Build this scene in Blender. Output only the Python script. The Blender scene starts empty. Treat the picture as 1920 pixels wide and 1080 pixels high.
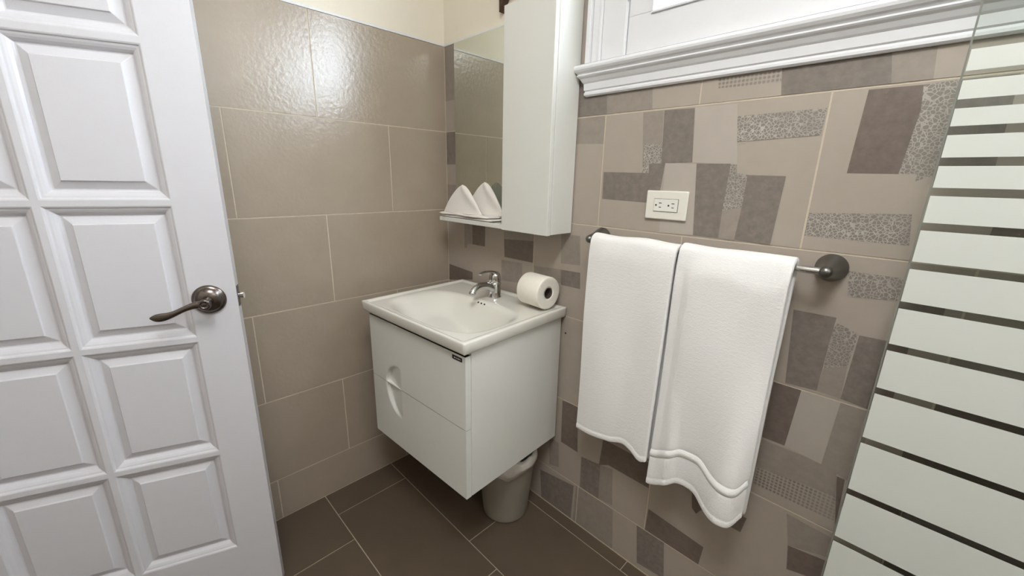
import bpy, bmesh, math, random
from mathutils import Vector, Matrix
random.seed(7)
sc = bpy.context.scene
COL = sc.collection

# ------------------------------------------------------------------ camera
cam_data = bpy.data.cameras.new('camera')
cam = bpy.data.objects.new('camera', cam_data)
COL.objects.link(cam)
FW = Vector((-0.68460125, 0.68054585, -0.26111008))
RT = Vector((0.70097117, 0.71290315, 0.02021195))
UP = Vector((-0.19990136, 0.16919351, 0.96509741))
cam.matrix_world = Matrix(((RT.x, UP.x, -FW.x, 1.52914873),
                           (RT.y, UP.y, -FW.y, -1.10097714),
                           (RT.z, UP.z, -FW.z, 1.29371828),
                           (0, 0, 0, 1)))
cam_data.sensor_width = 36.0
cam_data.lens = 762.243 / 1920.0 * 36.0
cam_data.clip_start = 0.01
sc.camera = cam

# ------------------------------------------------------------------ world, lights, exposure
sc.view_settings.view_transform = 'Standard'
sc.view_settings.look = 'None'
sc.view_settings.gamma = 1.0
sc.view_settings.use_curve_mapping = False
sc.view_settings.exposure = 0.05
world = bpy.data.worlds.new('world')
sc.world = world
world.use_nodes = True
wb = world.node_tree.nodes['Background']
wb.inputs[0].default_value = (0.80, 0.90, 1.0, 1)
wb.inputs[1].default_value = 18.0


def area(name, loc, target, sx, sy, power, color):
    l = bpy.data.lights.new(name, 'AREA')
    l.shape = 'RECTANGLE'
    l.size = sx
    l.size_y = sy
    l.energy = power
    l.color = color
    o = bpy.data.objects.new(name, l)
    COL.objects.link(o)
    o.location = loc
    d = Vector(target) - Vector(loc)
    o.rotation_euler = d.to_track_quat('-Z', 'Y').to_euler()
    return o


area('ceiling_light', (1.48, -1.15, 2.42), (1.3, -0.9, 0), 0.55, 0.55, 21, (0.97, 0.98, 1.0))
area('window_daylight', (2.0, 0.60, 2.05), (0.9, -1.3, 1.0), 2.4, 1.0, 85, (0.86, 0.93, 1.0))
area('shower_side_fill', (2.62, -0.75, 2.0), (0.8, -0.7, 1.0), 0.5, 0.8, 6, (0.90, 0.95, 1.0))  # weak fill light inside the shower end; the wall there has no window

# ------------------------------------------------------------------ helpers
class MB:
    """collects geometry with material slots and links it as one mesh object"""
    def __init__(self):
        self.v, self.f, self.m, self.s = [], [], [], []

    def face(self, pts, mi=0, smooth=False):
        b = len(self.v)
        self.v += [tuple(p) for p in pts]
        self.f.append(tuple(range(b, b + len(pts))))
        self.m.append(mi)
        self.s.append(smooth)

    def box(self, a, b, mi=0):
        x0, y0, z0 = [min(a[i], b[i]) for i in range(3)]
        x1, y1, z1 = [max(a[i], b[i]) for i in range(3)]
        n = len(self.v)
        self.v += [(x0, y0, z0), (x1, y0, z0), (x1, y1, z0), (x0, y1, z0), (x0, y0, z1), (x1, y0, z1), (x1, y1, z1), (x0, y1, z1)]
        for q in ((0, 3, 2, 1), (4, 5, 6, 7), (0, 1, 5, 4), (1, 2, 6, 5), (2, 3, 7, 6), (3, 0, 4, 7)):
            self.f.append(tuple(n + i for i in q))
            self.m.append(mi)
            self.s.append(False)

    def grid(self, rows, mi=0, smooth=True, close_u=False, close_v=False, flip=False):
        n = len(self.v)
        R_, C_ = len(rows), len(rows[0])
        for r in rows:
            self.v += [tuple(p) for p in r]
        for i in range(R_ if close_v else R_ - 1):
            for j in range(C_ if close_u else C_ - 1):
                i2, j2 = (i + 1) % R_, (j + 1) % C_
                q = (n + i * C_ + j, n + i * C_ + j2, n + i2 * C_ + j2, n + i2 * C_ + j)
                self.f.append(q[::-1] if flip else q)
                self.m.append(mi)
                self.s.append(smooth)

    def lathe(self, prof, origin, axis, mi=0, n=40, cap0=True, cap1=True, smooth=True):
        """prof: (radius, height along axis)"""
        ax = Vector(axis).normalized()
        t = Vector((0, 0, 1)) if abs(ax.z) < 0.9 else Vector((1, 0, 0))
        a = ax.cross(t).normalized()
        b = ax.cross(a)
        o = Vector(origin)
        rows = []
        for r, h in prof:
            rows.append([o + ax * h + (a * math.cos(2 * math.pi * k / n) + b * math.sin(2 * math.pi * k / n)) * r for k in range(n)])
        self.grid(rows, mi, smooth, close_u=True)
        if cap0:
            self.face(rows[0][::-1], mi)
        if cap1:
            self.face(rows[-1], mi)

    def tube(self, pts, radii, mi=0, n=20, sq=None, up=(0, 0, 1)):
        """swept tube; radii: float list or (rw, rh) list"""
        P = [Vector(p) for p in pts]
        rows = []
        for i, p in enumerate(P):
            d = (P[min(i + 1, len(P) - 1)] - P[max(i - 1, 0)]).normalized()
            u = Vector(up)
            s = d.cross(u).normalized()
            w = s.cross(d)
            r = radii[i]
            rw, rh = r if isinstance(r, tuple) else (r, r)
            row = []
            for k in range(n):
                c, q = math.cos(2 * math.pi * k / n), math.sin(2 * math.pi * k / n)
                row.append(p + s * c * rw + w * q * rh)
            rows.append(row)
        self.grid(rows, mi, True, close_u=True)
        self.face(rows[0][::-1], mi, True)
        self.face(rows[-1], mi, True)

    def build(self, name, mats, parent=None, bevel=0.0, weld=False, subsurf=0, solid=None, seg=2, recalc=True):
        me = bpy.data.meshes.new(name)
        me.from_pydata(self.v, [], self.f)
        mats = mats if isinstance(mats, (list, tuple)) else [mats]
        for m in mats:
            me.materials.append(m)
        me.polygons.foreach_set('material_index', self.m)
        me.polygons.foreach_set('use_smooth', self.s)
        if weld or recalc:
            bm = bmesh.new()
            bm.from_mesh(me)
            if weld:
                bmesh.ops.remove_doubles(bm, verts=bm.verts, dist=1e-5)
            if recalc:
                bmesh.ops.recalc_face_normals(bm, faces=bm.faces)
            bm.to_mesh(me)
            bm.free()
        me.update()
        o = bpy.data.objects.new(name, me)
        COL.objects.link(o)
        if parent:
            o.parent = parent
        if solid:
            md = o.modifiers.new('thickness', 'SOLIDIFY')
            md.thickness = solid
            md.offset = 0
        if bevel:
            md = o.modifiers.new('bevel', 'BEVEL')
            md.width = bevel
            md.segments = seg
            md.limit_method = 'ANGLE'
            md.angle_limit = math.radians(35)
            md.harden_normals = False
        if subsurf:
            md = o.modifiers.new('smooth', 'SUBSURF')
            md.levels = subsurf
            md.render_levels = subsurf
        return o


def empty(name, loc=(0, 0, 0), rz=0.0, parent=None):
    o = bpy.data.objects.new(name, None)
    o.empty_display_size = 0.1
    COL.objects.link(o)
    o.location = loc
    o.rotation_euler = (0, 0, rz)
    if parent:
        o.parent = parent
    return o


def tag(o, label, cat, group=None):
    o['label'] = label
    o['category'] = cat
    if group:
        o['group'] = group
    return o


def struct(o):
    o['kind'] = 'structure'
    return o


def s2l(c):
    return tuple(((x / 255.0) / 12.92 if x / 255.0 <= 0.04045 else ((x / 255.0 + 0.055) / 1.055) ** 2.4) for x in c)


def mat(name, rgb, rough=0.5, metal=0.0, spec=0.5, noise=0.0, nscale=12.0, bump=0.0, bscale=60.0, bdetail=3.0, sheen=0.0, coat=0.0, stretch=None, bdist=0.002, rvar=0.0):
    m = bpy.data.materials.new(name)
    m.use_nodes = True
    nt = m.node_tree
    b = nt.nodes['Principled BSDF']
    col = s2l(rgb)
    b.inputs['Base Color'].default_value = (*col, 1)
    b.inputs['Roughness'].default_value = rough
    b.inputs['Metallic'].default_value = metal
    b.inputs['Specular IOR Level'].default_value = spec
    b.inputs['Sheen Weight'].default_value = sheen
    b.inputs['Coat Weight'].default_value = coat
    if noise or bump or rvar:
        geo = nt.nodes.new('ShaderNodeNewGeometry')
        mp = nt.nodes.new('ShaderNodeMapping')
        nt.links.new(geo.outputs['Position'], mp.inputs['Vector'])
        if stretch:
            mp.inputs['Scale'].default_value = stretch
    if noise or rvar:
        n = nt.nodes.new('ShaderNodeTexNoise')
        n.inputs['Scale'].default_value = nscale
        n.inputs['Detail'].default_value = 6
        n.inputs['Roughness'].default_value = 0.65
        nt.links.new(mp.outputs[0], n.inputs['Vector'])
    if noise:
        r = nt.nodes.new('ShaderNodeMapRange')
        r.inputs['From Min'].default_value = 0.3
        r.inputs['From Max'].default_value = 0.7
        r.inputs['To Min'].default_value = 1 - noise
        r.inputs['To Max'].default_value = 1 + noise
        nt.links.new(n.outputs['Fac'], r.inputs['Value'])
        vm = nt.nodes.new('ShaderNodeVectorMath')
        vm.operation = 'SCALE'
        vm.inputs[0].default_value = col
        nt.links.new(r.outputs[0], vm.inputs['Scale'])
        nt.links.new(vm.outputs[0], b.inputs['Base Color'])
    if rvar:
        r = nt.nodes.new('ShaderNodeMapRange')
        r.inputs['From Min'].default_value = 0.3
        r.inputs['From Max'].default_value = 0.7
        r.inputs['To Min'].default_value = rough - rvar
        r.inputs['To Max'].default_value = rough + rvar
        nt.links.new(n.outputs['Fac'], r.inputs['Value'])
        nt.links.new(r.outputs[0], b.inputs['Roughness'])
    if bump:
        n2 = nt.nodes.new('ShaderNodeTexNoise')
        n2.inputs['Scale'].default_value = bscale
        n2.inputs['Detail'].default_value = bdetail
        nt.links.new(mp.outputs[0], n2.inputs['Vector'])
        bp = nt.nodes.new('ShaderNodeBump')
        bp.inputs['Strength'].default_value = bump
        bp.inputs['Distance'].default_value = bdist
        nt.links.new(n2.outputs['Fac'], bp.inputs['Height'])
        nt.links.new(bp.outputs[0], b.inputs['Normal'])
    return m


def mosaic(name, base, dot, scale, rand, thr, rough=0.5):
    """printed pebble / dot pattern (voronoi cells)"""
    m = mat(name, base, rough)
    nt = m.node_tree
    b = nt.nodes['Principled BSDF']
    geo = nt.nodes.new('ShaderNodeNewGeometry')
    v = nt.nodes.new('ShaderNodeTexVoronoi')
    v.feature = 'DISTANCE_TO_EDGE' if thr < 0 else 'F1'
    v.inputs['Scale'].default_value = scale
    v.inputs['Randomness'].default_value = rand
    mp = nt.nodes.new('ShaderNodeMapping')
    mp.inputs['Location'].default_value = (0.0, 0.0, 0)
    nt.links.new(geo.outputs['Position'], mp.inputs['Vector'])
    nt.links.new(mp.outputs[0], v.inputs['Vector'])
    r = nt.nodes.new('ShaderNodeMapRange')
    t = abs(thr)
    r.inputs['From Min'].default_value = t * 0.7
    r.inputs['From Max'].default_value = t * 1.3
    nt.links.new(v.outputs['Distance'], r.inputs['Value'])
    n = nt.nodes.new('ShaderNodeTexNoise')
    n.inputs['Scale'].default_value = 9
    n.inputs['Detail'].default_value = 5
    nt.links.new(geo.outputs['Position'], n.inputs['Vector'])
    r2 = nt.nodes.new('ShaderNodeMapRange')
    r2.inputs['From Min'].default_value = 0.35
    r2.inputs['From Max'].default_value = 0.65
    r2.inputs['To Min'].default_value = 0.45
    nt.links.new(n.outputs['Fac'], r2.inputs['Value'])
    inv = nt.nodes.new('ShaderNodeMath')
    inv.operation = 'SUBTRACT'
    inv.inputs[0].default_value = 1
    nt.links.new(r.outputs[0], inv.inputs[1])
    mul = nt.nodes.new('ShaderNodeMath')
    mul.operation = 'MULTIPLY'
    nt.links.new(inv.outputs[0], mul.inputs[0])
    nt.links.new(r2.outputs[0], mul.inputs[1])
    mix = nt.nodes.new('ShaderNodeMix')
    mix.data_type = 'RGBA'
    mix.inputs[6].default_value = (*s2l(base), 1)
    mix.inputs[7].default_value = (*s2l(dot), 1)
    nt.links.new(mul.outputs[0], mix.inputs[0])
    nt.links.new(mix.outputs[2], b.inputs['Base Color'])
    return m


def glass_mat(name, tint, rough=0.0, tr=0.9):
    m = bpy.data.materials.new(name)
    m.use_nodes = True
    nt = m.node_tree
    nt.nodes.clear()
    out = nt.nodes.new('ShaderNodeOutputMaterial')
    t = nt.nodes.new('ShaderNodeBsdfTransparent')
    t.inputs[0].default_value = (*tint, 1)
    g = nt.nodes.new('ShaderNodeBsdfGlossy')
    g.inputs['Roughness'].default_value = rough
    lw = nt.nodes.new('ShaderNodeFresnel')
    lw.inputs[0].default_value = 1.45
    mx = nt.nodes.new('ShaderNodeMixShader')
    gg = nt.nodes.new('ShaderNodeNewGeometry')
    sb = nt.nodes.new('ShaderNodeMath')
    sb.operation = 'SUBTRACT'
    sb.use_clamp = True
    nt.links.new(lw.outputs[0], sb.inputs[0])
    nt.links.new(gg.outputs['Backfacing'], sb.inputs[1])
    nt.links.new(sb.outputs[0], mx.inputs[0])
    nt.links.new(t.outputs[0], mx.inputs[1])
    nt.links.new(g.outputs[0], mx.inputs[2])
    nt.links.new(mx.outputs[0], out.inputs[0])
    return m


def frost_mat(name, rgb):
    m = mat(name, rgb, 0.35, spec=0.4)
    nt = m.node_tree
    b = nt.nodes['Principled BSDF']
    out = nt.nodes['Material Output']
    tl = nt.nodes.new('ShaderNodeBsdfTranslucent')
    tl.inputs[0].default_value = (*s2l(rgb), 1)
    mx = nt.nodes.new('ShaderNodeMixShader')
    mx.inputs[0].default_value = 0.22
    nt.links.new(b.outputs[0], mx.inputs[1])
    nt.links.new(tl.outputs[0], mx.inputs[2])
    nt.links.new(mx.outputs[0], out.inputs[0])
    return m


def terry(name, rgb):
    m = mat(name, rgb, 0.95, spec=0.15, sheen=0.25)
    nt = m.node_tree
    b = nt.nodes['Principled BSDF']
    geo = nt.nodes.new('ShaderNodeNewGeometry')
    mp = nt.nodes.new('ShaderNodeMapping')
    mp.inputs['Scale'].default_value = (1, 1, 2.6)
    nt.links.new(geo.outputs['Position'], mp.inputs['Vector'])
    n1 = nt.nodes.new('ShaderNodeTexNoise')
    n1.inputs['Scale'].default_value = 70
    n1.inputs['Detail'].default_value = 5
    n1.inputs['Roughness'].default_value = 0.7
    nt.links.new(mp.outputs[0], n1.inputs['Vector'])
    n2 = nt.nodes.new('ShaderNodeTexVoronoi')
    n2.inputs['Scale'].default_value = 420
    nt.links.new(geo.outputs['Position'], n2.inputs['Vector'])
    ad = nt.nodes.new('ShaderNodeMath')
    ad.operation = 'MULTIPLY_ADD'
    ad.inputs[1].default_value = 0.35
    nt.links.new(n2.outputs['Distance'], ad.inputs[0])
    nt.links.new(n1.outputs['Fac'], ad.inputs[2])
    bp = nt.nodes.new('ShaderNodeBump')
    bp.inputs['Strength'].default_value = 0.4
    bp.inputs['Distance'].default_value = 0.0025
    nt.links.new(ad.outputs[0], bp.inputs['Height'])
    nt.links.new(bp.outputs[0], b.inputs['Normal'])
    return m


M = {}
M['tile_plain'] = mat('taupe_tile', (169, 155, 139), 0.22, spec=0.75, noise=0.05, nscale=5, bump=0.35, bscale=75, bdetail=4, bdist=0.0022)
M['grout'] = mat('cream_grout', (206, 194, 174), 0.85, noise=0.06, nscale=60)
M['grout_floor'] = mat('floor_grout', (172, 160, 140), 0.85, noise=0.1, nscale=60)
M['floor_tile'] = mat('brown_floor_tile', (93, 80, 66), 0.42, spec=0.4, noise=0.08, nscale=6, bump=0.2, bscale=60, rvar=0.06)
M['p_base'] = mat('patchwork_base', (172, 161, 149), 0.42, spec=0.4, noise=0.03, nscale=20, bump=0.1, bscale=120)
M['p_w'] = mat('patchwork_light', (180, 171, 161), 0.42, spec=0.4, noise=0.03, nscale=20, bump=0.1, bscale=120)
M['p_m'] = mat('patchwork_middle', (152, 142, 132), 0.45, spec=0.4, noise=0.09, nscale=45, bump=0.12, bscale=120)
M['p_d'] = mat('patchwork_dark', (128, 119, 111), 0.48, spec=0.4, noise=0.17, nscale=55, bump=0.15, bscale=120)
M['p_D'] = mat('patchwork_mauve', (117, 105, 96), 0.48, spec=0.4, noise=0.15, nscale=50, bump=0.15, bscale=120)
M['p_x'] = mosaic('patchwork_pebbles', (134, 126, 117), (184, 177, 168), 150, 1.0, -0.075)
M['p_g'] = mosaic('patchwork_dots', (168, 158, 147), (118, 108, 99), 115, 0.0, 0.36)
M['cream_paint'] = mat('cream_paint', (237, 229, 213), 0.8, noise=0.015, nscale=4, bump=0.05, bscale=90)
M['white_paint'] = mat('white_gloss_paint', (226, 226, 228), 0.32, noise=0.012, nscale=25, bump=0.06, bscale=110)
M['door_paint'] = mat('white_door_paint', (207, 205, 209), 0.34, noise=0.012, nscale=25, bump=0.12, bscale=300, bdist=0.001)
M['lacquer'] = mat('white_lacquer', (224, 224, 218), 0.22, spec=0.5)
M['ceramic'] = mat('white_ceramic', (228, 226, 217), 0.08, spec=0.6, coat=0.4)
M['black'] = mat('black_gap', (14, 13, 12), 0.7)
M['chrome'] = mat('chrome', (205, 205, 205), 0.07, metal=1.0)
M['satin'] = mat('satin_chrome', (122, 122, 119), 0.34, metal=1.0)
M['pewter'] = mat('dark_pewter', (112, 104, 100), 0.27, metal=1.0)
M['mirror'] = mat('mirror_silver', (208, 211, 202), 0.005, metal=1.0)
M['glass'] = glass_mat('clear_glass', (0.93, 0.95, 0.935))
M['edge'] = mat('glass_edge', (128, 130, 122), 0.25)
M['pane'] = glass_mat('window_glass', (0.97, 0.99, 1.0))
M['frost'] = frost_mat('frosted_band', (236, 239, 233))
M['terry'] = terry('white_terry', (239, 238, 236))
M['terry2'] = terry('folded_white_terry', (237, 232, 226))
M['paper'] = mat('tissue_paper', (240, 235, 224), 0.95, spec=0.1, noise=0.02, nscale=90, bump=0.2, bscale=250, bdist=0.001)
M['card'] = mat('cardboard_core', (70, 60, 52), 0.9)
M['ivory'] = mat('ivory_plastic', (232, 229, 218), 0.35)
M['white_pl'] = mat('white_plastic', (232, 231, 222), 0.3)
M['bin'] = mat('grey_bin_plastic', (142, 136, 124), 0.5, noise=0.04, nscale=10)
M['liner'] = mat('white_bin_liner', (214, 208, 200), 0.35, spec=0.5, bump=0.5, bscale=40, bdist=0.004)
M['wood'] = mat('dark_stained_wood', (66, 42, 28), 0.5, noise=0.3, nscale=14, stretch=(1, 8, 8))
M['concrete'] = mat('pale_concrete', (190, 185, 175), 0.9, noise=0.08, nscale=6)

T = 1.806
RH = 0.327
TW = 0.5396
G = 0.0019          # half grout width
PATCH = [('m', [(0.92, 1.475), (0.979, 1.475), (0.987, 1.341), (0.948, 1.341), (0.951, 1.315), (0.935, 1.315)]), ('x', [(0.933, 1.393), (0.986, 1.391), (0.988, 1.34), (0.951, 1.34), (0.951, 1.315), (0.935, 1.315)]), ('d', [(0.981, 1.475), (1.061, 1.473), (1.072, 1.342), (0.988, 1.34)]), ('d', [(0.807, 1.317), (0.954, 1.315), (0.953, 1.34), (1.0, 1.341), (0.994, 1.27), (0.998, 1.233), (0.809, 1.237)]), ('w', [(1.063, 1.474), (1.16, 1.473), (1.18, 1.336), (1.073, 1.342)]), ('w', [(1.0, 1.341), (1.084, 1.338), (1.099, 1.157), (1.005, 1.154)]), ('x', [(1.165, 1.445), (1.336, 1.447), (1.335, 1.394), (1.173, 1.388)]), ('d', [(1.084, 1.339), (1.166, 1.338), (1.163, 1.157), (1.099, 1.157)]), ('x', [(1.166, 1.336), (1.18, 1.336), (1.183, 1.315), (1.207, 1.314), (1.206, 1.236), (1.163, 1.226)]), ('m', [(1.163, 1.226), (1.206, 1.236), (1.202, 1.154), (1.163, 1.157)]), ('d', [(1.207, 1.312), (1.286, 1.31), (1.28, 1.154), (1.201, 1.158), (1.206, 1.237)]), ('D', [(1.397, 1.474), (1.392, 1.317), (1.471, 1.316), (1.479, 1.43), (1.474, 1.473)]), ('x', [(1.474, 1.473), (1.517, 1.475), (1.523, 1.369), (1.518, 1.313), (1.497, 1.303), (1.497, 1.316), (1.471, 1.316), (1.479, 1.43)]), ('x', [(1.342, 1.233), (1.505, 1.242), (1.513, 1.182), (1.342, 1.183)]), ('d', [(0.698, 1.572), (0.796, 1.559), (0.803, 1.481), (0.699, 1.481)]), ('m', [(0.796, 1.559), (0.938, 1.554), (0.946, 1.482), (0.803, 1.481)]), ('g', [(1.109, 1.533), (1.239, 1.532), (1.244, 1.507), (1.112, 1.512)]), ('d', [(1.24, 1.539), (1.332, 1.539), (1.344, 1.478), (1.248, 1.478)]), ('d', [(1.332, 1.539), (1.418, 1.538), (1.429, 1.478), (1.344, 1.478)]), ('m', [(1.418, 1.538), (1.479, 1.538), (1.485, 1.478), (1.429, 1.478)]), ('m', [(0.691, 1.478), (0.796, 1.477), (0.803, 1.398), (0.696, 1.402)]), ('m', [(0.12, 1.11), (0.172, 1.111), (0.17, 1.016), (0.141, 1.012), (0.136, 0.992), (0.12, 0.993)]), ('D', [(0.174, 1.111), (0.259, 1.116), (0.257, 1.016), (0.174, 1.015)]), ('m', [(0.37, 1.091), (0.531, 1.102), (0.531, 1.072), (0.372, 1.061)]), ('D', [(0.372, 1.061), (0.531, 1.072), (0.532, 0.991), (0.376, 0.99)]), ('D', [(0.005, 0.902), (0.176, 0.892), (0.175, 0.859), (0.002, 0.826)]), ('m', [(0.359, 0.977), (0.475, 0.98), (0.478, 0.902), (0.361, 0.891)]), ('m', [(0.536, 0.981), (0.662, 0.988), (0.666, 0.939), (0.539, 0.928)]), ('m', [(0.656, 1.113), (0.735, 1.114), (0.743, 1.016), (0.661, 1.01)]), ('d', [(0.662, 0.988), (0.745, 0.991), (0.749, 0.935), (0.666, 0.934)]), ('d', [(1.351, 1.012), (1.431, 1.013), (1.429, 0.954), (1.427, 0.833), (1.365, 0.829)]), ('x', [(1.434, 1.002), (1.473, 0.987), (1.469, 0.911), (1.429, 0.892), (1.43, 0.985)]), ('m', [(1.429, 0.892), (1.469, 0.91), (1.471, 0.832), (1.427, 0.833)]), ('d', [(1.475, 0.985), (1.52, 0.986), (1.518, 0.828), (1.471, 0.832)]), ('x', [(1.432, 1.118), (1.522, 1.118), (1.524, 1.072), (1.441, 1.064)]), ('D', [(1.329, 0.823), (1.399, 0.823), (1.391, 0.667), (1.318, 0.666)]), ('w', [(1.399, 0.823), (1.473, 0.827), (1.473, 0.698), (1.467, 0.658), (1.391, 0.667)]), ('m', [(1.473, 0.827), (1.531, 0.827), (1.525, 0.642), (1.467, 0.658)]), ('m', [(1.306, 0.66), (1.438, 0.661), (1.497, 0.654), (1.506, 0.59), (1.32, 0.576)]), ('g', [(1.32, 0.576), (1.509, 0.592), (1.514, 0.529), (1.328, 0.523)]), ('D', [(1.499, 0.644), (1.514, 0.644), (1.52, 0.509)]), ('m', [(1.426, 0.487), (1.56, 0.48), (1.567, 0.44), (1.443, 0.4)]), ('D', [(1.443, 0.4), (1.57, 0.423), (1.58, 0.371), (1.452, 0.33)]), ('D', [(1.076, 0.259), (1.254, 0.243), (1.248, 0.17), (1.073, 0.172)]), ('D', [(1.196, 0.417), (1.345, 0.414), (1.337, 0.361), (1.231, 0.362), (1.219, 0.34), (1.205, 0.352)]), ('D', [(0.888, 0.423), (1.066, 0.423), (1.068, 0.334), (0.916, 0.333), (0.88, 0.312)]), ('d', [(0.804, 0.304), (0.886, 0.316), (0.89, 0.174), (0.807, 0.167)]), ('m', [(0.886, 0.316), (0.935, 0.327), (0.947, 0.183), (0.89, 0.174)]), ('d', [(1.044, 0.168), (1.14, 0.171), (1.155, 0.035), (1.06, 0.022)]), ('m', [(0.79, 0.166), (0.951, 0.169), (0.965, 0.003), (0.787, 0.004)]), ('d', [(0.753, 0.659), (0.861, 0.684), (0.876, 0.529), (0.745, 0.506)]), ('D', [(0.703, 0.493), (0.774, 0.502), (0.786, 0.313), (0.707, 0.317)]), ('m', [(0.649, 0.306), (0.697, 0.307), (0.704, 0.199), (0.656, 0.186)]), ('d', [(0.61, 0.133), (0.78, 0.16), (0.776, 0.004), (0.623, -0.005)])] + [  # one middle patch under the basin unit's right corner is painted shade
    ('d', [(1.518, 1.475), (1.587, 1.475), (1.592, 1.300), (1.520, 1.303)]),
    ('w', [(1.62, 1.475), (1.78, 1.475), (1.79, 1.330), (1.62, 1.330)]),
    ('D', [(1.611, 1.245), (1.80, 1.250), (1.81, 1.160), (1.609, 1.157)]),
    ('D', [(1.518, 0.986), (1.553, 0.986), (1.551, 0.828), (1.516, 0.828)]),
    ('d', [(1.518, 1.095), (1.585, 1.095), (1.585, 1.030), (1.520, 1.030)]),
    ('m', [(1.612, 1.03), (1.72, 1.03), (1.73, 0.90), (1.612, 0.91)]),
    ('D', [(1.612, 0.90), (1.90, 0.90), (1.90, 0.828), (1.612, 0.828)]),
    ('D', [(1.588, 0.80), (1.82, 0.80), (1.82, 0.71), (1.590, 0.70)]),
    ('D', [(1.520, 0.655), (1.613, 0.65), (1.613, 0.56), (1.520, 0.575)]),
    ('d', [(1.615, 0.65), (1.86, 0.65), (1.86, 0.55), (1.615, 0.56)]),
    ('D', [(1.607, 0.495), (1.86, 0.495), (1.86, 0.36), (1.607, 0.37)]),
    ('m', [(0.0, 1.805), (0.12, 1.805), (0.11, 1.60), (0.0, 1.60)]),
    ('d', [(0.0, 1.478), (0.105, 1.478), (0.10, 1.345), (0.0, 1.345)]),
    ('m', [(0.0, 1.26), (0.16, 1.26), (0.15, 1.16), (0.0, 1.16)]),
]


def clip_poly(poly, x0, x1, z0, z1):
    def cut(p, inside, inter):
        out = []
        for i in range(len(p)):
            a, b = p[i - 1], p[i]
            if inside(b):
                if not inside(a):
                    out.append(inter(a, b))
                out.append(b)
            elif inside(a):
                out.append(inter(a, b))
        return out

    def ix(v):
        return lambda a, b: (v, a[1] + (b[1] - a[1]) * (v - a[0]) / (b[0] - a[0]))

    def iz(v):
        return lambda a, b: (a[0] + (b[0] - a[0]) * (v - a[1]) / (b[1] - a[1]), v)
    p = list(poly)
    for f, g in ((lambda q: q[0] >= x0, ix(x0)), (lambda q: q[0] <= x1, ix(x1)), (lambda q: q[1] >= z0, iz(z0)), (lambda q: q[1] <= z1, iz(z1))):
        if len(p) < 3:
            return []
        p = cut(p, f, g)
    return p if len(p) >= 3 else []


ROOM_X, ROOM_Y, ROOM_Z = 2.75, -2.25, 2.60
WX0, WX1, WZ0, WZ1 = 0.845, 2.477, 1.612, 2.22        # window opening
DY0, DY1, DZ = -1.560, -0.848, 2.055                 # doorway in the left wall

# ------------------------------------------------------------------ floor
mb = MB()
mb.box((-0.12, ROOM_Y - 0.1, -0.1), (ROOM_X + 0.1, 0.1, -0.0012), 0)
ys = [0.0, 0.0485, 0.3526, 0.6507, 0.949, 1.247, 1.545, 1.843, 2.141, 2.25]
offs = [1.026, 0.5804, 0.731, 0.8836, 1.03, 0.58, 0.73, 0.88, 1.03]
for i in range(len(ys) - 1):
    x = offs[i] % 0.5993
    xs = [0.0] + [x + 0.5993 * k for k in range(6) if x + 0.5993 * k < ROOM_X] + [ROOM_X]
    for j in range(len(xs) - 1):
        mb.box((xs[j] + 0.0017, -ys[i] - 0.0017, -0.004), (xs[j + 1] - 0.0017, -ys[i + 1] + 0.0017, 0.0), 1)
struct(mb.build('floor', [M['grout_floor'], M['floor_tile']]))

# ------------------------------------------------------------------ left wall: large plain tiles, cream paint above, doorway
mb = MB()


def wall_left_tiles(y0, y1, z0, z1, row, joints):
    """y given as positive distance from the corner"""
    js = sorted([y0] + [j for j in joints if y0 + 0.004 < j < y1 - 0.004] + [y1])
    for a, b in zip(js, js[1:]):
        mb.box((-0.004, -a - G, z0 + G), (0.0, -b + G, z1 - G), 1)


for y0, y1, za, zb in ((0.1, DY1, -0.1, ROOM_Z + 0.1), (DY0, ROOM_Y - 0.1, -0.1, ROOM_Z + 0.1), (DY1, DY0, DZ, ROOM_Z + 0.1)):
    mb.box((-0.12, y0, za), (-0.0012, y1, zb), 0)
    if zb > T:
        mb.box((-0.0012, min(y0, 0), max(T + 0.004, za)), (0.0006, y1 if y1 > ROOM_Y else ROOM_Y, zb), 2)
mb.box((-0.0012, 0, T - 0.001), (0.0022, DY1, T + 0.0065), 3)
mb.box((-0.0012, DY0, T - 0.001), (0.0022, ROOM_Y, T + 0.0065), 3)
for r in range(6):
    z1 = T - RH * r
    z0 = max(z1 - RH, 0.0)
    base = 0.2696 if r % 2 else 0.534
    joints = [base + TW * k for k in range(-1, 6)]
    wall_left_tiles(0.0, -DY1, z0, z1, r, joints)
    wall_left_tiles(-DY0, -ROOM_Y, z0, z1, r, joints)
struct(mb.build('wall_left', [M['grout'], M['tile_plain'], M['cream_paint'], M['white_paint']]))

# doorway lining
mb = MB()
for (a, b) in (((-0.14, DY1 - 0.0, 0), (0.012, DY1 - 0.022, DZ)), ((-0.14, DY0, 0), (0.012, DY0 + 0.022, DZ)), ((-0.14, DY0, DZ - 0.022), (0.012, DY1, DZ))):
    mb.box(a, b)
struct(mb.build('trim_2', M['white_paint'], bevel=0.003))
# the passage behind the doorway
mb = MB()
mb.box((-1.3, -2.3, -0.1), (-0.12, -0.3, 0.0), 0)
struct(mb.build('floor_passage', [M['floor_tile']]))
mb = MB()
mb.box((-1.4, -2.3, -0.1), (-1.3, -0.3, 2.6))
mb.box((-1.3, -0.3, -0.1), (-0.12, -0.2, 2.6))
mb.box((-1.3, -2.4, -0.1), (-0.12, -2.3, 2.6))
struct(mb.build('wall_passage', M['cream_paint']))
mb = MB()
mb.box((-1.4, -2.4, 2.6), (-0.12, -0.2, 2.7))
struct(mb.build('ceiling_passage', M['cream_paint']))

# ------------------------------------------------------------------ back wall: patchwork tiles with the window
PM = {'w': 2, 'm': 3, 'd': 4, 'D': 5, 'x': 6, 'g': 7}
mb = MB()
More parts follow.
